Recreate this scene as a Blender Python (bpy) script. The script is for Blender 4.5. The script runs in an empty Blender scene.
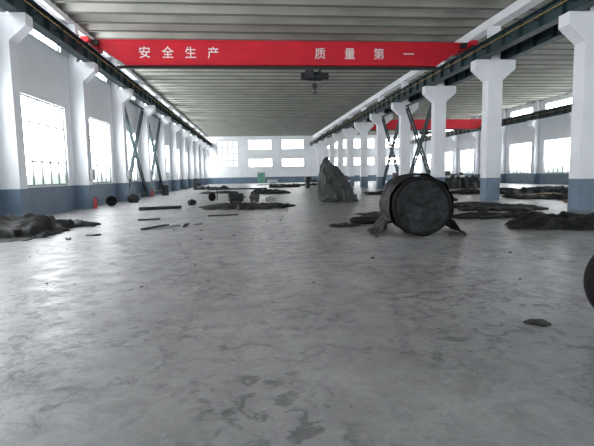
import bpy, math, random
from mathutils import Vector, Matrix, noise
random.seed(7)
scene = bpy.context.scene
scene.view_settings.view_transform = 'Standard'

# ------------------------------------------------------------ materials
def newmat(name):
    m = bpy.data.materials.new(name); m.use_nodes = True
    nt = m.node_tree
    return m, nt, nt.nodes, nt.links, nt.nodes['Principled BSDF']

def simple(name, col, rough=0.6, metal=0.0, var=0.15, scale=3.0, bump=0.0, bscale=20, spec=.5):
    m, nt, N, L, b = newmat(name)
    tc = N.new('ShaderNodeTexCoord'); nz = N.new('ShaderNodeTexNoise')
    nz.inputs['Scale'].default_value = scale; nz.inputs['Detail'].default_value = 6
    L.new(tc.outputs['Object'], nz.inputs['Vector'])
    cr = N.new('ShaderNodeValToRGB')
    cr.color_ramp.elements[0].position = .3; cr.color_ramp.elements[1].position = .7
    cr.color_ramp.elements[0].color = [c*(1-var) for c in col]+[1]
    cr.color_ramp.elements[1].color = [min(1, c*(1+var)) for c in col]+[1]
    L.new(nz.outputs['Fac'], cr.inputs['Fac']); L.new(cr.outputs['Color'], b.inputs['Base Color'])
    b.inputs['Roughness'].default_value = rough; b.inputs['Metallic'].default_value = metal
    b.inputs['Specular IOR Level'].default_value = spec
    if bump:
        n2 = N.new('ShaderNodeTexNoise'); n2.inputs['Scale'].default_value = bscale; n2.inputs['Detail'].default_value = 5
        L.new(tc.outputs['Object'], n2.inputs['Vector'])
        bp = N.new('ShaderNodeBump'); bp.inputs['Strength'].default_value = bump; bp.inputs['Distance'].default_value = .05
        L.new(n2.outputs['Fac'], bp.inputs['Height']); L.new(bp.outputs['Normal'], b.inputs['Normal'])
    return m

M_white = simple('white_wall_paint', (.67, .695, .73), .7, var=.05, scale=.6)
M_blue = simple('blue_grey_wainscot', (.105, .155, .215), .55, var=.15, scale=1.5)
M_ceil = simple('roof_concrete', (.34, .345, .31), .85, var=.15, scale=.5)
M_rib = simple('roof_joint', (.12, .125, .11), .85, var=.15, scale=.5)
M_crane = simple('crane_red', (.54, .012, .028), .5, var=.1, scale=1.0, spec=.3)
M_sign = simple('sign_white', (.75, .72, .70), .5, var=.02)
M_beam = simple('beam_green_steel', (.024, .047, .054), .5, metal=.1, var=.25, scale=2, spec=.3)
M_rail = simple('rail_steel', (.12, .10, .09), .4, metal=.7)
M_yellow = simple('conductor_yellow', (.40, .25, .06), .5)
M_dark = simple('dark_steel', (.025, .027, .03), .5, metal=.1, var=.3, spec=.3)
M_black = simple('black_rubber', (.008, .008, .009), .7, var=.3, bump=.2, bscale=30, spec=.12)
M_tarp = simple('black_rubber_sheet', (.010, .011, .012), .6, var=.5, scale=4, bump=.4, bscale=7, spec=.25)
M_tarp2 = simple('grey_tarpaulin', (.030, .032, .034), .65, var=.4, scale=3, bump=.3, bscale=8, spec=.25)
M_cone = simple('crumpled_rubber_grey', (.038, .041, .041), .55, var=.5, scale=1.8, bump=.6, bscale=4, spec=.3)
M_frame = simple('window_frame', (.30, .33, .35), .5, var=.05)
M_galv = simple('galvanised', (.30, .31, .32), .4, metal=.3)
M_bluep = simple('blue_paint', (.03, .16, .42), .5)
M_green = simple('green_paint', (.12, .32, .24), .5)
M_wood = simple('old_wood', (.24, .18, .12), .8)
M_extred = simple('safety_red', (.4, .02, .02), .4)

def pane_mat(name, strength, low):
    m, nt, N, L, b = newmat(name)
    tc = N.new('ShaderNodeTexCoord'); sp = N.new('ShaderNodeSeparateXYZ')
    L.new(tc.outputs['Object'], sp.inputs[0])
    nz = N.new('ShaderNodeTexNoise'); nz.inputs['Scale'].default_value = .8; nz.inputs['Detail'].default_value = 5
    L.new(tc.outputs['Object'], nz.inputs['Vector'])
    a = N.new('ShaderNodeMath'); a.operation = 'MULTIPLY_ADD'
    L.new(nz.outputs['Fac'], a.inputs[0]); a.inputs[1].default_value = -2.6
    L.new(sp.outputs['Z'], a.inputs[2])
    mr = N.new('ShaderNodeMapRange'); L.new(a.outputs[0], mr.inputs[0])
    mr.inputs[1].default_value = .2; mr.inputs[2].default_value = 2.2
    mix = N.new('ShaderNodeMix'); mix.data_type = 'RGBA'
    L.new(mr.outputs[0], mix.inputs[0])
    mix.inputs[6].default_value = low; mix.inputs[7].default_value = (.96, .98, 1, 1)
    L.new(mix.outputs[2], b.inputs['Emission Color'])
    b.inputs['Emission Strength'].default_value = strength
    b.inputs['Base Color'].default_value = (.3, .3, .3, 1); b.inputs['Roughness'].default_value = .2
    return m
PS = 14.5
M_pane = pane_mat('daylit_glass', PS, (.050, .060, .055, 1))
M_paneY = pane_mat('daylit_glass_far', .8, (.9, .95, .6, 1))

def floor_mat():
    m, nt, N, L, b = newmat('worn_concrete_floor')
    tc = N.new('ShaderNodeTexCoord')
    def nz(scale, detail=6, rough=.6, dist=0):
        n = N.new('ShaderNodeTexNoise'); n.inputs['Scale'].default_value = scale
        n.inputs['Detail'].default_value = detail; n.inputs['Roughness'].default_value = rough
        n.inputs['Distortion'].default_value = dist
        L.new(tc.outputs['Object'], n.inputs['Vector']); return n
    def ramp(src, p0, p1, c0, c1):
        r = N.new('ShaderNodeValToRGB'); e = r.color_ramp.elements
        e[0].position = p0; e[1].position = p1
        e[0].color = (c0[0], c0[1], c0[2], 1); e[1].color = (c1[0], c1[1], c1[2], 1)
        L.new(src, r.inputs['Fac']); return r
    def mul(a, bb, f=1.0):
        x = N.new('ShaderNodeMix'); x.data_type = 'RGBA'; x.blend_type = 'MULTIPLY'; x.inputs[0].default_value = f
        L.new(a, x.inputs[6]); L.new(bb, x.inputs[7]); return x.outputs[2]
    base = ramp(nz(.4, 8, .65).outputs['Fac'], .36, .66, (.215, .218, .228), (.335, .336, .343))
    fine = ramp(nz(16, 8, .8).outputs['Fac'], .35, .65, (.78, .78, .78), (1.0, 1.0, 1.0))
    mid = ramp(nz(2.6, 10, .78, .5).outputs['Fac'], .43, .54, (.68, .68, .69), (1, 1, 1))
    mm1 = ramp(nz(.8, 5).outputs['Fac'], .38, .60, (.25, .25, .25), (1, 1, 1))
    spots = ramp(nz(5.5, 8, .7, .8).outputs['Fac'], .43, .49, (.50, .50, .51), (1, 1, 1))
    msk = ramp(nz(.55, 5).outputs['Fac'], .45, .56, (0, 0, 0), (1, 1, 1))
    def soft(mask, col):
        x = N.new('ShaderNodeMix'); x.data_type = 'RGBA'
        L.new(mask, x.inputs[0]); x.inputs[6].default_value = (1, 1, 1, 1); L.new(col, x.inputs[7]); return x.outputs[2]
    c = mul(base.outputs['Color'], soft(mm1.outputs['Color'], mid.outputs['Color']))
    c = mul(c, fine.outputs['Color'])
    c = mul(c, soft(msk.outputs['Color'], spots.outputs['Color']))
    vo = N.new('ShaderNodeTexVoronoi'); vo.feature = 'DISTANCE_TO_EDGE'; vo.inputs['Scale'].default_value = .38
    nd = nz(1.3, 6, .7)
    va = N.new('ShaderNodeVectorMath'); va.operation = 'MULTIPLY_ADD'
    L.new(nd.outputs['Color'], va.inputs[0]); va.inputs[1].default_value = (1.2, 1.2, 0)
    L.new(tc.outputs['Object'], va.inputs[2]); L.new(va.outputs[0], vo.inputs['Vector'])
    cr = ramp(vo.outputs['Distance'], .002, .008, (.5, .5, .51), (1, 1, 1))
    c = mul(c, cr.outputs['Color'], .8)
    sc = ramp(nz(1.5, 12, .85, 1.0).outputs['Fac'], .57, .68, (0, 0, 0), (1, 1, 1))
    w = N.new('ShaderNodeMix'); w.data_type = 'RGBA'
    mm = N.new('ShaderNodeMath'); mm.operation = 'MULTIPLY'; mm.inputs[1].default_value = .6
    L.new(sc.outputs['Color'], mm.inputs[0]); L.new(mm.outputs[0], w.inputs[0])
    L.new(c, w.inputs[6]); w.inputs[7].default_value = (.43, .435, .45, 1)
    L.new(w.outputs[2], b.inputs['Base Color'])
    rr = N.new('ShaderNodeMapRange'); L.new(nz(2.2, 10, .8).outputs['Fac'], rr.inputs[0])
    rr.inputs[1].default_value = .35; rr.inputs[2].default_value = .65; rr.inputs[3].default_value = .27; rr.inputs[4].default_value = .54
    L.new(rr.outputs[0], b.inputs['Roughness']); b.inputs['Specular IOR Level'].default_value = .45
    bp = N.new('ShaderNodeBump'); bp.inputs['Strength'].default_value = .25; bp.inputs['Distance'].default_value = .02
    L.new(nz(7, 6).outputs['Fac'], bp.inputs['Height']); L.new(bp.outputs['Normal'], b.inputs['Normal'])
    return m
M_floor = floor_mat()

# ------------------------------------------------------------ mesh builder
class MB:
    def __init__(s): s.v = []; s.f = []; s.m = []; s.mats = []
    def mi(s, mat):
        if mat not in s.mats: s.mats.append(mat)
        return s.mats.index(mat)
    def add(s, vs, fs, mat):
        o = len(s.v); k = s.mi(mat)
        s.v += [tuple(v) for v in vs]
        for f in fs: s.f.append([i+o for i in f]); s.m.append(k)
    def box(s, x0, x1, y0, y1, z0, z1, mat):
        vs = [(x0,y0,z0),(x1,y0,z0),(x1,y1,z0),(x0,y1,z0),(x0,y0,z1),(x1,y0,z1),(x1,y1,z1),(x0,y1,z1)]
        s.add(vs, [(0,3,2,1),(4,5,6,7),(0,1,5,4),(1,2,6,5),(2,3,7,6),(3,0,4,7)], mat)
    def prism_y(s, prof, y0, y1, mat):
        n = len(prof)
        vs = [(x, y0, z) for x, z in prof]+[(x, y1, z) for x, z in prof]
        fs = [tuple(range(n)), tuple(range(2*n-1, n-1, -1))]
        for i in range(n):
            j = (i+1) % n; fs.append((i, i+n, j+n, j))
        s.add(vs, fs, mat)
    def bar(s, p, q, w, h, mat):
        p = Vector(p); q = Vector(q); d = (q-p).normalized()
        up = Vector((0, 0, 1)) if abs(d.z) < .95 else Vector((1, 0, 0))
        a = d.cross(up).normalized()*w/2; b = a.cross(d).normalized()*h/2
        vs = [p-a-b, p+a-b, p+a+b, p-a+b, q-a-b, q+a-b, q+a+b, q-a+b]
        s.add(vs, [(0,1,2,3),(7,6,5,4),(0,4,5,1),(1,5,6,2),(2,6,7,3),(3,7,4,0)], mat)
    def cyl(s, p, q, r, mat, n=20, r2=None):
        p = Vector(p); q = Vector(q); d = (q-p).normalized(); r2 = r if r2 is None else r2
        up = Vector((0, 0, 1)) if abs(d.z) < .95 else Vector((1, 0, 0))
        a = d.cross(up).normalized(); b = a.cross(d).normalized()
        vs = []
        for c, rr in ((p, r), (q, r2)):
            for i in range(n):
                t = 2*math.pi*i/n; vs.append(c+(a*math.cos(t)+b*math.sin(t))*rr)
        fs = [tuple(range(n-1, -1, -1)), tuple(range(n, 2*n))]
        for i in range(n):
            j = (i+1) % n; fs.append((i, j, j+n, i+n))
        s.add(vs, fs, mat)
    def lathe(s, prof, mat, n=48, M=None, wob=0, closed=False):
        vs = []; M = M or Matrix()
        for a, r in prof:
            for i in range(n):
                t = 2*math.pi*i/n
                rr = r
                if wob: rr = r*(1+wob*noise.noise(Vector((math.cos(t)*3, a*3.5, math.sin(t)*3))))
                vs.append(M @ Vector((rr*math.cos(t), a, rr*math.sin(t))))
        fs = []; k = len(prof)
        for u in range(k-1 if not closed else k):
            w = (u+1) % k
            for i in range(n):
                j = (i+1) % n; fs.append((u*n+i, w*n+i, w*n+j, u*n+j))
        s.add(vs, fs, mat)
    def obj(s, name, loc=(0,0,0), rot=0, smooth=False, parent=None):
        me = bpy.data.meshes.new(name); me.from_pydata(s.v, [], s.f)
        for m in s.mats: me.materials.append(m)
        me.polygons.foreach_set('material_index', s.m)
        if smooth: me.polygons.foreach_set('use_smooth', [True]*len(me.polygons))
        me.update()
        o = bpy.data.objects.new(name, me); scene.collection.objects.link(o)
        o.location = loc; o.rotation_euler = (0, 0, rot)
        if parent: o.parent = parent
        return o

# ------------------------------------------------------------ hall geometry
XL, XR, YB, YF, ZC = -9.2, 34.0, -19.2, 97.6, 9.75
P, Y0 = 7.3, 17.3
SL = 1.0     # left-side column row sits a metre further along
colY = [Y0+P*k for k in range(-5, 12)]
XC = 13.1
T = .3
f = MB(); f.box(XL-T, XR+T, YB-T, YF+T, -.2, 0, M_floor); f.obj('floor')

wn = [0]
def window(axis, pos, c, hw, z0, z1, nx, rows, pane, sgn):
    wn[0] += 1
    b = MB()
    def bx(u0, u1, z0_, z1_, d0, d1, m):
        a0, a1 = sorted((pos-sgn*d0, pos-sgn*d1))
        if axis == 'x': b.box(a0, a1, u0, u1, z0_, z1_, m)
        else: b.box(u0, u1, a0, a1, z0_, z1_, m)
    fw = .07
    bx(c-hw, c+hw, z0, z1, .17, .19, pane)
    bx(c-hw, c+hw, z0, z0+fw, .1, .165, M_frame); bx(c-hw, c+hw, z1-fw, z1, .1, .165, M_frame)
    bx(c-hw, c-hw+fw, z0+fw, z1-fw, .1, .165, M_frame); bx(c+hw-fw, c+hw, z0+fw, z1-fw, .1, .165, M_frame)
    for i in range(1, nx):
        u = c-hw+2*hw*i/nx; bx(u-.03, u+.03, z0+fw, z1-fw, .1, .165, M_frame)
    for r in rows:
        z = z0+(z1-z0)*r; bx(c-hw+fw, c+hw-fw, z-.03, z+.03, .105, .16, M_frame)
    b.obj('window_%d' % wn[0])

def wall(name, axis, pos, out, lo, hi, holes, zt=ZC+.3):
    b = MB()
    ub = sorted(set([lo, hi]+[round(h[0]-h[1], 4) for h in holes]+[round(h[0]+h[1], 4) for h in holes]))
    zb = sorted(set([0, 1.25, zt]+[h[2] for h in holes]+[h[3] for h in holes]))
    a0, a1 = sorted((pos, pos+out*T))
    for i in range(len(ub)-1):
        um = (ub[i]+ub[i+1])/2
        for j in range(len(zb)-1):
            zm = (zb[j]+zb[j+1])/2
            if any(abs(um-h[0]) < h[1] and h[2] < zm < h[3] for h in holes): continue
            m = M_blue if zm < 1.25 else M_white
            if axis == 'x': b.box(a0, a1, ub[i], ub[i+1], zb[j], zb[j+1], m)
            else: b.box(ub[i], ub[i+1], a0, a1, zb[j], zb[j+1], m)
    b.obj(name)

hl, hr = [], []
for k in range(len(colY)-1):
    c = (colY[k]+colY[k+1])/2
    hl += [(c-.1+SL, 2.65, 1.3, 5.1), (c-.1+SL, 2.65, 7.75, 9.3)]
    hr += [(c-.9, 2.4, 1.3, 5.1), (c-.9, 2.4, 7.75, 9.3)]
for c, hw, z0, z1 in hl: window('x', XL, c, hw, z0, z1, 6 if z1 < 6 else 4, (.28, .72) if z1 < 6 else (), M_pane, 1)
for c, hw, z0, z1 in hr: window('x', XR, c, hw, z0, z1, 6 if z1 < 6 else 4, (.28, .72) if z1 < 6 else (), M_pane, -1)
wall('wall_left', 'x', XL, -1, YB, YF, hl)
wall('wall_right', 'x', XR, 1, YB, YF, hr)
hf = [(-4.9, 2.2, 3.4, 8.9), (1.8, 2.4, 7.0, 8.9), (1.8, 2.4, 3.4, 5.0), (8.6, 2.3, 7.0, 8.9), (8.6, 2.3, 3.4, 5.0),
      (17.6, 2.4, 7.0, 8.9), (17.6, 2.4, 3.4, 5.0), (23.6, 2.4, 7.0, 8.9), (23.6, 2.4, 3.4, 5.0), (29.8, 2.4, 7.0, 8.9), (29.8, 2.4, 3.4, 5.0)]
for c, hw, z0, z1 in hf:
    window('y', YF, c, hw, z0, z1, 4, (.25, .5, .75) if z1-z0 > 4 else (.5,), M_paneY if z1-z0 > 4 else M_pane, -1)
wall('wall_far', 'y', YF, 1, XL-T, XR+T, hf)
hb = [(-4.9, 2.2, 1.3, 5.1), (-4.9, 2.2, 6.5, 9), (1.8, 2.4, .6, 5.4), (1.8, 2.4, 6.5, 9), (8.6, 2.3, 1.3, 5.1), (8.6, 2.3, 6.5, 9), (20, 3, 1.3, 5.1), (28, 3, 1.3, 5.1)]
for c, hw, z0, z1 in hb: window('y', YB, c, hw, z0, z1, 5, (.3, .7), M_pane, 1)  # unseen back-wall windows, added so their glowing panes brighten the near floor
wall('wall_back', 'y', YB, -1, XL-T, XR+T, hb)

d = MB(); d.box(1.2, 2.6, YF-.08, YF-.002, 0, 2.1, M_green); d.box(1.1, 1.2, YF-.12, YF-.002, 0, 2.2, M_frame)
d.box(2.6, 2.7, YF-.12, YF-.002, 0, 2.2, M_frame); d.box(1.1, 2.7, YF-.12, YF-.002, 2.2, 2.3, M_frame)
d.box(1.88, 1.92, YF-.1, YF-.08, .05, 2.05, M_dark); d.obj('door_1')

# folded plate roof with dark joints
c = MB(); per = 1.46; n = int((YF-YB)/per+.5); per = (YF-YB)/n
prof = []
for i in range(n):
    y = YB+i*per
    prof += [(y, 9.75), (y+.10*per, 9.75), (y+.38*per, 10.06), (y+.72*per, 10.06)]
prof.append((YF, 9.75))
vs = [(XL-T, y, z) for y, z in prof]+[(XR+T, y, z) for y, z in prof]
k = len(prof)
c.add(vs, [(i, i+1, i+1+k, i+k) for i in range(k-1)], M_ceil)
for i in range(n+1):
    y = YB+i*per
    c.box(XL-T, XR+T, y-.02, y+.10*per, 9.70, 9.748, M_rib)
c.box(XL-T, XR+T, YB-T, YF+T, 10.1, 10.25, M_ceil)
c.obj('ceiling')
b = MB(); b.box(XC-.28, XC+.28, YB, YF, 9.25, 9.69, M_white); b.obj('trim_1')
b = MB(); b.box(XL+.002, XL+.25, YB, YF, 9.4, 9.69, M_white); b.obj('trim_2')

# columns
ZB = 7.52
for y in colY:
    a = MB(); h = .29; yl = y+SL
    a.box(XL+.002, -8.52, yl-h, yl+h, 0, 1.25, M_blue)
    a.prism_y([(XL+.002, 1.25), (-8.52, 1.25), (-8.52, 6.55), (-7.9, 7.1), (-7.9, ZB), (XL+.002, ZB)], yl-h, yl+h, M_white)
    a.box(XL+.002, -8.75, yl-h+.05, yl+h-.05, ZB, 9.4, M_white)
    a.obj('concrete_column')
    a = MB(); h = .32
    a.box(XC-.4, XC+.4, y-h, y+h, 0, 1.25, M_blue)
    a.prism_y([(XC-.4, 1.25), (XC+.4, 1.25), (XC+.4, 6.45), (XC+1.1, 7.05), (XC+1.1, ZB), (XC-1.1, ZB), (XC-1.1, 7.05), (XC-.4, 6.45)], y-h, y+h, M_white)
    a.box(XC-.25, XC+.25, y-h+.05, y+h-.05, ZB, 9.25, M_white)
    a.obj('concrete_column')
for y in colY:
    a = MB(); h = .32
    a.box(XR-.6, XR-.002, y-h-.9, y+h-.9, 0, 1.25, M_blue)
    a.prism_y([(XR-.6, 1.25), (XR-.002, 1.25), (XR-.002, ZB), (XR-1.2, ZB), (XR-1.2, 7.1), (XR-.6, 6.6)], y-h-.9, y+h-.9, M_white)
    a.box(XR-.4, XR-.002, y-h-.85, y+h-.95, ZB, 9.69, M_white)
    a.obj('concrete_column')

# runway beams
def runway(x, side):
    a = MB(); t = ZB+.78
    a.box(x-.22, x+.22, YB, YF-.01, ZB+.002, ZB+.04, M_beam)
    a.box(x-.24, x+.24, YB, YF-.01, t-.04, t, M_beam)
    a.box(x-.02, x+.02, YB, YF-.01, ZB+.04, t-.04, M_beam)
    y = YB+.3
    while y < YF-.2:
        a.box(x-.2, x+.2, y-.012, y+.012, ZB+.04, t-.04, M_beam); y += 1.46
    a.box(x-.035, x+.035, YB, YF-.01, t, t+.12, M_rail)
    a.box(x+side*.34-.015, x+side*.34+.015, YB, YF-.01, ZB+.42, ZB+.45, M_yellow)
    y = YB+1
    while y < YF-.2:
        a.bar((x+side*.02, y, ZB+.36), (x+side*.36, y, ZB+.36), .05, .05, M_beam)
        a.bar((x+side*.34, y, ZB+.36), (x+side*.34, y, ZB+.43), .04, .04, M_beam); y += 2.2
    a.obj('crane_runway_beam')
XRL, XRR = -8.25, 12.3
runway(XRL, 1); runway(XRR, -1); runway(13.9, 1); runway(XR-.95, -1)

def lattice(a, p, q, gap, x):
    p = Vector(p); q = Vector(q); dd = (q-p).normalized(); nrm = Vector((0, -dd.z, dd.y))*gap/2
    a.bar(p+nrm, q+nrm, .11, .11, M_beam); a.bar(p-nrm, q-nrm, .11, .11, M_beam)
    L = (q-p).length; n = int(L/.7)
    for i in range(n):
        s1 = p+dd*L*i/n; s2 = p+dd*L*(i+1)/n; sg = 1 if i % 2 else -1
        a.bar(s1+nrm*sg, s2-nrm*sg, .06, .06, M_beam)
for x in (-8.8, XC):
    for k in (7, 8):
        off = SL if x < 0 else 0
        a = MB(); ya, yb = colY[k]+.36+off, colY[k+1]-.36+off
        lattice(a, (x, ya+.2, .35), (x, yb-.2, 7.1), .40, x)
        lattice(a, (x, yb-.2, .35), (x, ya+.2, 7.1), .40, x)
        a.bar((x, ya-.03, .3), (x, yb+.03, .3), .12, .12, M_beam)
        a.bar((x, ya-.03, 7.2), (x, yb+.03, 7.2), .12, .12, M_beam)
        a.obj('column_cross_brace')

# ------------------------------------------------------------ bridge cranes
def crane(x0, x1, yc, hx, text):
    e = bpy.data.objects.new('overhead_bridge_crane', None); scene.collection.objects.link(e)
    e.location = (0, yc, 0)
    zt = 8.80; zb = 7.62; rt = ZB+.9
    g = MB()
    g.prism_y([(x0-.15, rt+.06), (x0+.5, rt-.02), (x0+1.7, zb), (x1-1.7, zb), (x1-.5, rt-.02), (x1+.15, rt+.06), (x1+.15, zt-.12), (x1-.2, zt), (x0+.2, zt), (x0-.15, zt-.12)], -.28, .28, M_crane)
    g.box(x0+.3, x1-.3, -.36, .36, zt, zt+.04, M_crane)
    g.box(x0+1.75, x1-1.75, -.34, .34, zb-.05, zb, M_crane)
    g.box(x0+1.2, x1-1.2, -.03, .03, zb-.17, zb-.05, M_dark)
    g.box(x0+1.2, x1-1.2, -.14, .14, zb-.20, zb-.17, M_dark)
    g.bar((x0+.8, .5, zt-.1), (x1-.8, .5, zt-.1), .04, .04, M_dark)
    g.obj('girder', parent=e)
    for x, nme in ((x0, 'end_carriage_1'), (x1, 'end_carriage_2')):
        a = MB(); a.box(x-.17, x+.17, -1.2, 1.2, rt+.06, rt+.32, M_crane)
        for yy in (-.95, .95):
            a.cyl((x-.07, yy, rt+.156), (x+.07, yy, rt+.156), .155, M_dark)
            a.box(x-.2, x+.2, yy-.22, yy+.22, rt+.1, rt+.28, M_crane)
        s = 1 if x == x0 else -1
        a.box(x+s*.2, x+s*.5, -.75, -.4, rt+.06, rt+.3, M_dark)
        a.obj(nme, parent=e)
    hh = MB(); z = zb-.58
    hh.cyl((hx-.42, 0, z), (hx+.42, 0, z), .24, M_dark, 24)
    hh.cyl((hx+.42, 0, z), (hx+.78, 0, z), .18, M_dark, 20)
    hh.cyl((hx-.75, 0, z), (hx-.42, 0, z), .2, M_dark, 20)
    for i in range(8): hh.cyl((hx-.36+i*.1, 0, z), (hx-.33+i*.1, 0, z), .26, M_dark, 24)
    for xx in (-.3, .3):
        for yy in (-.17, .17):
            hh.box(hx+xx-.05, hx+xx+.05, yy-.015, yy+.015, z+.1, zb-.1, M_dark)
            hh.cyl((hx+xx, yy-.03, zb-.14), (hx+xx, yy+.03, zb-.14), .07, M_dark, 12)
    hh.box(hx-.55, hx-.1, -.42, -.25, z-.15, z+.25, M_dark)
    for yy in (-.05, .05): hh.bar((hx, yy, z-.2), (hx, yy, z-.45), .02, .02, M_dark)
    hh.box(hx-.12, hx+.12, -.1, .1, z-.65, z-.4, M_dark)
    pts = [(0, -.65), (0, -.72), (.08, -.8), (.09, -.88), (0, -.94), (-.08, -.89)]
    for i in range(len(pts)-1):
        hh.bar((hx+pts[i][0], 0, z+pts[i][1]), (hx+pts[i+1][0], 0, z+pts[i+1][1]), .05, .05, M_dark)
    hh.obj('electric_hoist', parent=e)
    i = 0
    for ch, x in text:
        i += 1
        cu = bpy.data.curves.new('letter_%d' % i, 'FONT'); cu.body = ch; cu.size = .64; cu.align_x = 'CENTER'
        cu.extrude = .008; cu.offset = .004
        cu.materials.append(M_sign)
        o = bpy.data.objects.new('letter_%d' % i, cu); scene.collection.objects.link(o)
        o.parent = e; o.location = (x, -.292, zb+.34); o.rotation_euler = (math.pi/2, 0, 0)
crane(XRL, XRR, 26.3, 3.6, [('安', -5.5), ('全', -4.3), ('生', -3.1), ('产', -1.9), ('质', 3.9), ('量', 5.55), ('第', 7.2), ('一', 8.9)])
crane(13.9, XR-.95, 63.0, 24, [])

# ------------------------------------------------------------ heaps of rubber sheet / tarpaulin
def heap(name, x, y, sx, sy, h, rot=0, seed=0, mat=M_tarp, n=80, fold=1.0, layers=1, edge_w=.25):
    a = MB()
    rnd = random.Random(seed)
    for l in range(layers):
        s = 1-.25*l; ox = (rnd.random()-.5)*.3*sx*(l > 0); oy = (rnd.random()-.5)*.3*sy*(l > 0)
        fa = rnd.random()*3.14; fd = Vector((math.cos(fa), math.sin(fa)))
        fe = Vector((math.cos(fa+1.1), math.sin(fa+1.1)))
        vs = []
        for j in range(n+1):
            for i in range(n+1):
                u = i/n*2-1; v = j/n*2-1
                uu = u*math.sqrt(1-.38*v*v); vv = v*math.sqrt(1-.38*u*u)
                ang = math.atan2(vv, uu)
                edge = 1+.40*noise.noise(Vector((math.cos(ang)*1.5, math.sin(ang)*1.5, seed+l*3.1)))+.28*noise.noise(Vector((math.cos(ang)*5, math.sin(ang)*5, seed)))
                px = uu*edge*sx/2*s+ox; py = vv*edge*sy/2*s+oy
                r = max(abs(u), abs(v))
                t = min(1, (1-r)/edge_w); fall = math.sqrt(max(0, 1-(1-t)**2))
                q = Vector((px*1.0, py*1.0, seed+l*7))
                warp = noise.noise(q*.7)*2.2
                r1 = (1-abs(math.sin((px*fd.x+py*fd.y)*2.3+warp*2)))**1.6
                r2 = (1-abs(math.sin((px*fe.x+py*fe.y)*3.7-warp*3)))**1.6
                amp = .5+.5*noise.noise(q*.8+Vector((9, 3, 1)))
                z = .35+.55*noise.noise(q*.55)+.75*fold*amp*r1+.45*fold*(1-amp)*r2+.12*fold*noise.noise(q*3.5)
                z = max(.06, z)*h*fall
                vs.append((px, py, z+.004+l*h*.3*fall))
        fs = [(j*(n+1)+i, j*(n+1)+i+1, (j+1)*(n+1)+i+1, (j+1)*(n+1)+i) for j in range(n) for i in range(n)]
        a.add(vs, fs, mat)
    return a.obj(name, (x, y, 0), rot, smooth=True)

heap('rubber_sheet_pile', -7.0, 14.2, 2.9, 3.6, .42, .1, 1, layers=2)
heap('rubber_sheet_pile', -6.3, 16.2, 1.7, 1.4, .25, .5, 4)
heap('rubber_sheet_pile', -.6, 24.0, 4.4, 3.8, .16, 0, 9, layers=2)
heap('rubber_sheet_pile', 20.3, 44.5, 4.4, 3.5, 1.2, 0, 11, mat=M_tarp2)
heap('rubber_sheet_pile', 16.8, 46.5, 2.4, 2.5, .9, 0, 12, mat=M_tarp)
heap('rubber_sheet_pile', 19.4, 33.2, 9.0, 5.0, .28, 0, 13, layers=2)
heap('rubber_sheet_pile', 25.5, 36.2, 5.0, 5.0, .35, 0, 14)
heap('rubber_sheet_pile', 10.6, 19.3, 3.6, 3.4, .16, .1, 15, layers=2)
heap('rubber_sheet_pile', 8.8, 15.9, 3.6, 2.0, .13, .2, 16)
heap('rubber_sheet_pile', 9.2, 12.5, 3.4, 2.2, .30, -.1, 17, layers=2)
heap('rubber_sheet', 5.0, 17.4, 1.9, 2.2, .06, .1, 23, mat=M_tarp2)
heap('rubber_sheet_pile', 20, 24.6, 6, 4, .3, 0, 29)
heap('rubber_sheet_pile', 10.2, 35.4, 3, 4, .2, 0, 31)
heap('rubber_sheet_pile', 16.6, 26, 3, 3.4, .2, 0, 33)
heap('rubber_sheet_pile', 10.4, 26.0, 2.4, 3, .14, 0, 35)

# ------------------------------------------------------------ big rolled rubber drum
e = bpy.data.objects.new('rolled_rubber_airbag', None); scene.collection.objects.link(e)
e.location = (4.2, 11.2, .76); e.rotation_euler = (0, 0, math.radians(-5))
a = MB(); R = .745
prof = [(-.005, R*.885), (-.03, R*.90), (-.06, R*.93), (-.065, R*.965), (-.04, R*.99), (.02, R*.995)]
for i in range(1, 40):
    t = i/40; prof.append((.02+t*1.13, R*(.99+.018*math.sin(t*34)*(.5+.5*math.sin(t*9))-.05*t**4)))
prof += [(1.2, R*.85), (1.22, .001)]
a.lathe(prof, M_black, 110, wob=.03)
a.obj('rolled_body', smooth=True, parent=e)
a = MB(); sec = []
sec += [(R*1.50, -.75), (R*1.42, -.71), (R*1.32, -.67), (R*1.22, -.58), (R*1.13, -.44)]
for i in range(61):
    th = math.radians(-24+i*(228/60)); sec.append((R*1.045*math.cos(th), R*1.045*math.sin(th)))
sec += [(-R*1.12, -.44), (-R*1.19, -.58), (-R*1.28, -.67), (-R*1.38, -.71), (-R*1.50, -.75)]
ns = len(sec); ny = 44; vs = []
for j in range(ny+1):
    t = j/ny
    for i, (x, z) in enumerate(sec):
        q = Vector((x*2.2, t*4, z*2.2))
        low = max(0, min(1, (-.2-z)/.5))
        y0 = .06+.12*noise.noise(Vector((i*.2, 3, 1)))-.12*low; y = y0+t*(1.35-y0)
        cre = (1-abs(noise.noise(q*.9+Vector((4, 4, 4)))*2.2))
        k = 1+.05*abs(noise.noise(q*1.3))+.06*max(0, cre)+low*.16*noise.noise(q*1.6)
        zz = z*min(k, 1.12) if z > -.4 else z+.14*abs(noise.noise(q*2.3))*(1 if z > -.74 else 0)
        vs.append((x*k, y, max(-.756, zz)))
a.add(vs, [(j*ns+i, j*ns+i+1, (j+1)*ns+i+1, (j+1)*ns+i) for j in range(ny) for i in range(ns-1)], M_tarp)
a.obj('loose_sheeting', smooth=True, parent=e)
M_face, nt, N, L, bs = newmat('drum_end_rubber')
tc = N.new('ShaderNodeTexCoord'); nz = N.new('ShaderNodeTexNoise'); nz.inputs['Scale'].default_value = 3.2; nz.inputs['Detail'].default_value = 9; nz.inputs['Roughness'].default_value = .7
L.new(tc.outputs['Object'], nz.inputs['Vector']); cr = N.new('ShaderNodeValToRGB')
cr.color_ramp.elements[0].position = .38; cr.color_ramp.elements[0].color = (.006, .007, .008, 1)
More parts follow.
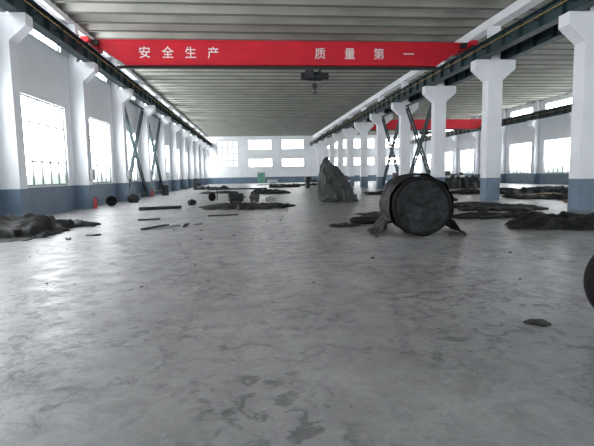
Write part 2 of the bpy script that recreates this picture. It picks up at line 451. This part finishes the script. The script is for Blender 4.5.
cr.color_ramp.elements[1].position = .68; cr.color_ramp.elements[1].color = (.034, .037, .039, 1)
L.new(nz.outputs['Fac'], cr.inputs['Fac']); L.new(cr.outputs['Color'], bs.inputs['Base Color']); bs.inputs['Roughness'].default_value = .65
bs.inputs['Specular IOR Level'].default_value = .15
a = MB(); nr = 36; nc = 110; vs = []
for j in range(nr+1):
    r = R*.90*(1-j/nr)+.0005
    for i in range(nc):
        t = 2*math.pi*i/nc; x = r*math.cos(t); z = r*math.sin(t)
        y = .05*noise.noise(Vector((x*3, z*3, 5)))+.03*noise.noise(Vector((x*7, z*7, 2)))+(.0 if j else -.02)
        vs.append((x, y, z))
a.add(vs, [(j*nc+i, (j+1)*nc+i, (j+1)*nc+(i+1) % nc, j*nc+(i+1) % nc) for j in range(nr) for i in range(nc)], M_face)
a.obj('end_face', smooth=True, parent=e)
a = MB()
prof = [(-.7, .001), (-.68, .06), (-.6, .10), (-.3, .12), (0, .11), (.3, .13), (.6, .10), (.68, .05), (.7, .001)]
a.lathe(prof, M_tarp, 28, M=Matrix.Rotation(math.radians(82), 4, 'Z'), wob=.3)
a.obj('rolled_tarpaulin', (3.75, 14.4, .12), smooth=True)
heap('tarpaulin_scrap', 2.75, 13.9, .9, .6, .12, .3, 47)

# ------------------------------------------------------------ upright crumpled rubber bag
a = MB(); nr, nc = 70, 180; vs = []
for j in range(nr+1):
    t = j/nr
    cx = -.60*t**.9; cz = 2.32*t
    for i in range(nc):
        th = 2*math.pi*i/nc
        r = 1.12*(1-t)**.8+.42*t*(1-t)+.30*t
        if t > .93: r *= 1-((t-.93)/.07)**2*.55
        nn = Vector((math.cos(th)*1.3, math.sin(th)*1.3, t*1.4))
        ph = th*4+4.5*noise.noise(nn*1.2)+1.2*t
        pleat = (1-abs(math.sin(ph)))**1.2
        ph2 = th*2+t*8+4*noise.noise(nn*1.5+Vector((5, 5, 5)))
        sag = (1-abs(math.sin(ph2)))**1.6
        rr = r*(.92+.12*pleat+.13*sag+.18*noise.noise(nn)+.05*noise.noise(nn*6))
        vs.append((cx+rr*math.cos(th), .8*rr*math.sin(th), max(.003, cz-.26*t*math.cos(th)+.07*noise.noise(nn*4)*min(1, t*6))))
vs.append((-.60, 0, 2.30))
fs = [(j*nc+i, j*nc+(i+1) % nc, (j+1)*nc+(i+1) % nc, (j+1)*nc+i) for j in range(nr) for i in range(nc)]
fs += [(nr*nc+i, nr*nc+(i+1) % nc, (nr+1)*nc) for i in range(nc)]
a.add(vs, fs, M_cone); a.obj('crumpled_rubber_bag', (5.1, 26.8, 0), smooth=True)

# ------------------------------------------------------------ tyre right edge
def tyre(name, x, y, R, w, rotz, hub=M_black):
    a = MB(); r = R
    a.lathe([(-w/2*.8, r*.62), (-w/2, r*.75), (-w/2*.98, r*.88), (-w/2*.8, r*.965), (-w*.3, r*.985), (-w*.27, r*.97), (-w*.23, r*.99), (0, r), (w*.23, r*.99), (w*.27, r*.97), (w*.3, r*.985), (w/2*.8, r*.965), (w/2*.98, r*.88), (w/2, r*.75), (w/2*.8, r*.62), (0, r*.6)], M_black, 72, closed=True)
    a.lathe([(-w*.32, r*.62), (-w*.32, r*.56), (-w*.1, r*.5), (-w*.1, r*.15), (-w*.16, r*.13), (-w*.16, .001)], hub, 40)
    o = a.obj(name, (x, y, R), rotz, smooth=True); return o
tyre('rubber_tyre', 3.79, 4.18, .46, .24, -.5)

# ------------------------------------------------------------ small stuff
def strip(x, y, l, w, rot, mat=M_galv, name='metal_strip'):
    a = MB(); a.box(-l/2, l/2, -w/2, w/2, 0, .012, mat); a.box(-l/2, l/2, -w/2, -w/2+.012, .012, .05, mat); a.box(-l/2, l/2, w/2-.012, w/2, .012, .05, mat)
    a.obj(name, (x, y, .002), rot)
strip(-3.1, 15.0, 1.3, .14, 1.15, M_tarp2); strip(-2.7, 14.9, 1.2, .1, 1.1, M_galv); strip(-2.2, 15.4, 1.0, .1, 1.6, M_tarp2); strip(-1.85, 15.7, .7, .1, 1.4, M_galv)
strip(-4.9, 12.7, .3, .12, 2.0, M_tarp2); strip(-3.9, 17.8, .8, .12, .3, M_tarp2); strip(-1.2, 18.8, 1.2, .1, .2, M_tarp2)
heap('tarpaulin_scrap', -4.5, 13.4, .4, .3, .05, 0, 51)
heap('oil_stain', 2.97, 4.5, .24, .22, .01, .2, 53)  # dark oil stain on the floor, modelled as a thin flat sheet
heap('tarpaulin_scrap', 7.6, 21, .9, .5, .05, .2, 55)
heap('tarpaulin_scrap', 8.0, 25, 1.2, .8, .08, .2, 56)
a = MB()
for i in range(240):
    x = random.uniform(-7.5, 11.5); y = random.uniform(6, 45); s = random.uniform(.015, .06)
    if abs(x-4.2) < 2 and 10 < y < 18: continue
    t = random.random()*6; ca, sa = math.cos(t)*s, math.sin(t)*s
    p = [(x+ca, y+sa), (x-sa, y+ca*.7), (x-ca, y-sa), (x+sa*.8, y-ca)]
    a.add([(q[0], q[1], .001) for q in p]+[(x, y, s*.5)], [(0, 1, 4), (1, 2, 4), (2, 3, 4), (3, 0, 4)], M_tarp if i % 3 else M_tarp2)
a.obj('floor_debris')

def motor(x, y, rot, s=1.0, col=M_dark):
    a = MB(); r = .2*s
    a.cyl((-.3*s, 0, r+.08*s), (.3*s, 0, r+.08*s), r*.88, col, 24)
    for i in range(16):
        t = 2*math.pi*i/16
        a.bar((-.26*s, math.cos(t)*r*.92, r+.08*s+math.sin(t)*r*.92), (.26*s, math.cos(t)*r*.92, r+.08*s+math.sin(t)*r*.92), .02*s, .02*s, col)
    a.cyl((-.36*s, 0, r+.08*s), (-.3*s, 0, r+.08*s), r*1.0, col, 24); a.cyl((.3*s, 0, r+.08*s), (.35*s, 0, r+.08*s), r*1.0, col, 24)
    a.cyl((.35*s, 0, r+.08*s), (.5*s, 0, r+.08*s), .035*s, M_galv, 12)
    a.box(-.25*s, .25*s, -.2*s, -.12*s, 0, .12*s, col); a.box(-.25*s, .25*s, .12*s, .2*s, 0, .12*s, col)
    a.box(-.1*s, .1*s, -.1*s, .1*s, r*1.8+.06*s, r*2.2+.12*s, col)
    a.obj('electric_motor', (x, y, 0), rot)
motor(-1.0, 27.6, .3, 1.2); motor(.1, 28.4, 1.2, 1.0); motor(1.0, 27.3, .2, .7, M_galv)
motor(-3.4, 26.4, .7, .6, M_tarp2)
tyre('hand_cart_wheel', -2.6, 30.2, .28, .12, .8)
a = MB()
for i in range(4):
    yy = (i % 3)*.11; zz = .045 if i < 3 else .12
    a.cyl((-1.0+.1*(i % 3), yy+(0 if i < 3 else .05)-(.11 if i == 3 else 0)+.0, zz), (.9+.15*(i % 2), yy+(0 if i < 3 else .05)-(.11 if i == 3 else 0)+.0, zz), .045, M_tarp2, 14)
a.obj('steel_pipe_bundle', (-4.6, 23.5, 0), .3)
def trestle(x, y, rot, l=3.2):
    a = MB()
    for s in (-1, 1):
        for t in (-1, 1):
            a.bar((s*l*.35, t*.3, 0), (s*l*.35, t*.08, .62), .06, .06, M_dark)
        a.bar((s*l*.35, -.22, .25), (s*l*.35, .22, .25), .05, .05, M_dark)
        a.bar((s*l*.35, -.15, .62), (s*l*.35, .15, .62), .08, .08, M_dark)
    for yy in (-.07, .07): a.box(-l/2, l/2, yy-.03, yy+.03, .66, .76, M_tarp2)
    a.obj('trestle_workbench', (x, y, 0), rot)
trestle(-1.0, 31.8, .1, 4)

def machine(x, y, rot, s=1.0, c1=M_dark, c2=M_galv):
    a = MB()
    a.box(-1.0*s, -.6*s, -.3*s, .3*s, 0, .7*s, c1); a.box(.6*s, 1.0*s, -.3*s, .3*s, 0, .7*s, c1)
    a.box(-1.1*s, 1.1*s, -.28*s, .28*s, .7*s, .9*s, c2)
    a.box(-1.1*s, -.5*s, -.3*s, .3*s, .9*s, 1.35*s, c1); a.cyl((-.5*s, 0, 1.12*s), (-.36*s, 0, 1.12*s), .16*s, c2, 20)
    a.box(-.1*s, .2*s, -.32*s, .3*s, .9*s, 1.05*s, c1); a.box(.7*s, 1.0*s, -.12*s, .12*s, .9*s, 1.2*s, c1); a.cyl((.45*s, 0, 1.12*s), (.7*s, 0, 1.12*s), .05*s, c2, 12)
    a.obj('lathe_machine', (x, y, 0), rot)
machine(7.3, 55, .2, 1.0, M_dark, M_tarp2); machine(10.2, 50, 1.2, 1.0, M_tarp2)
machine(18, 54, .2, 1.2); machine(25, 56, .1, 1.3); machine(-7.2, 62, 1.5, 1.0, M_tarp2, M_tarp2)
for i, (hx, hy, hw_) in enumerate([(-3, 44, 3.6), (1.5, 41, 3.0), (-5, 58, 4), (3, 76, 5), (8, 68, 4), (4, 60, 4)]):
    heap('rubber_sheet_pile', hx, hy, hw_, 3, .22+.12*(i % 3), 0, 60+i, n=40)
a = MB(); a.box(-.9, .9, -.4, .4, .72, .77, M_white); a.box(-.88, -.4, -.38, .38, 0, .72, M_white); a.box(.83, .88, -.38, .38, 0, .72, M_white); a.box(-.4, .83, .33, .36, .25, .72, M_white)
a.obj('office_desk', (3.8, 88, 0), .1)

def barrel(x, y, col, r=.29, h=.88):
    a = MB(); M = Matrix.Rotation(math.pi/2, 4, 'X')
    a.lathe([(0, .001), (0, r), (.02, r*1.02), (h*.33, r), (h*.345, r*1.04), (h*.36, r), (h*.65, r), (h*.665, r*1.04), (h*.68, r), (h*.98, r*1.02), (h, r), (h-.02, r*.95), (h-.02, .001)], col, 28, M=M)
    # lathe axis maps to +Z after this rotation
    a.obj('oil_barrel', (x, y, 0), 0, smooth=False)
barrel(-7.6, 41.6, M_dark); barrel(7.8, 44, M_yellow)

tyre('rubber_tyre', -8.0, 27.2, .3, .18, .4)
motor(-7.6, 30.5, .4, 1.0)
def ext(x, y):
    a = MB()
    a.cyl((0, 0, 0), (0, 0, .48), .085, M_extred, 20); a.cyl((0, 0, .48), (0, 0, .56), .085, M_extred, 20, r2=.03)
    a.cyl((0, 0, .56), (0, 0, .62), .025, M_dark, 10); a.bar((-.02, 0, .63), (.12, 0, .66), .03, .02, M_dark)
    a.bar((.03, 0, .6), (.12, 0, .45), .02, .02, M_dark); a.bar((.12, 0, .45), (.11, 0, .12), .02, .02, M_dark)
    a.obj('fire_extinguisher', (x, y, 0))
ext(-8.3, 25.4); ext(-8.3, 39.4)
for y in (25.6, 32.9, 47.5):
    a = MB(); a.box(-8.519, -8.34, y-.2, y+.2, 1.5, 2.1, M_galv); a.box(-8.34, -8.32, y-.17, y+.17, 1.53, 2.07, M_frame)
    a.cyl((-8.47, y, 2.1), (-8.47, y, 4.5), .02, M_galv, 8); a.obj('electrical_box')
a = MB(); a.box(-.6, .6, -.03, .03, .9, 2.6, M_bluep); a.box(-.66, -.6, -.04, .04, 0, 2.7, M_galv); a.box(.6, .66, -.04, .04, 0, 2.7, M_galv)
a.bar((-.63, -.3, .02), (-.63, .3, .02), .05, .04, M_galv); a.bar((.63, -.3, .02), (.63, .3, .02), .05, .04, M_galv)
a.obj('notice_board', (15.3, 19.0, 0), .1)
def pallet(x, y, rot):
    a = MB()
    for i in (-1, 0, 1): a.box(-.6, .6, i*.45-.05, i*.45+.05, 0, .1, M_wood)
    for i in range(7): a.box(-.6+i*.18, -.6+i*.18+.12, -.5, .5, .1, .125, M_wood)
    a.obj('wooden_pallet', (x, y, 0), rot)
pallet(16.2, 21.5, .2); pallet(19.2, 28.5, .5)

# ------------------------------------------------------------ world
w = bpy.data.worlds.new('overcast'); scene.world = w; w.use_nodes = True
w.node_tree.nodes['Background'].inputs[0].default_value = (.85, .93, 1, 1)
w.node_tree.nodes['Background'].inputs[1].default_value = 1.0

# ------------------------------------------------------------ camera
cd = bpy.data.cameras.new('camera'); cam = bpy.data.objects.new('camera', cd); scene.collection.objects.link(cam)
cd.sensor_width = 36; cd.lens = 463/594*36; cd.clip_end = 400; cd.clip_start = .05
Mx = Matrix.Rotation(math.radians(-5.4), 4, 'Z') @ Matrix.Rotation(math.radians(90-5.95), 4, 'X') @ Matrix.Rotation(math.radians(-1.0), 4, 'Z')
Mx.translation = Vector((0, 0, 1.6))
cam.matrix_world = Mx
scene.camera = cam
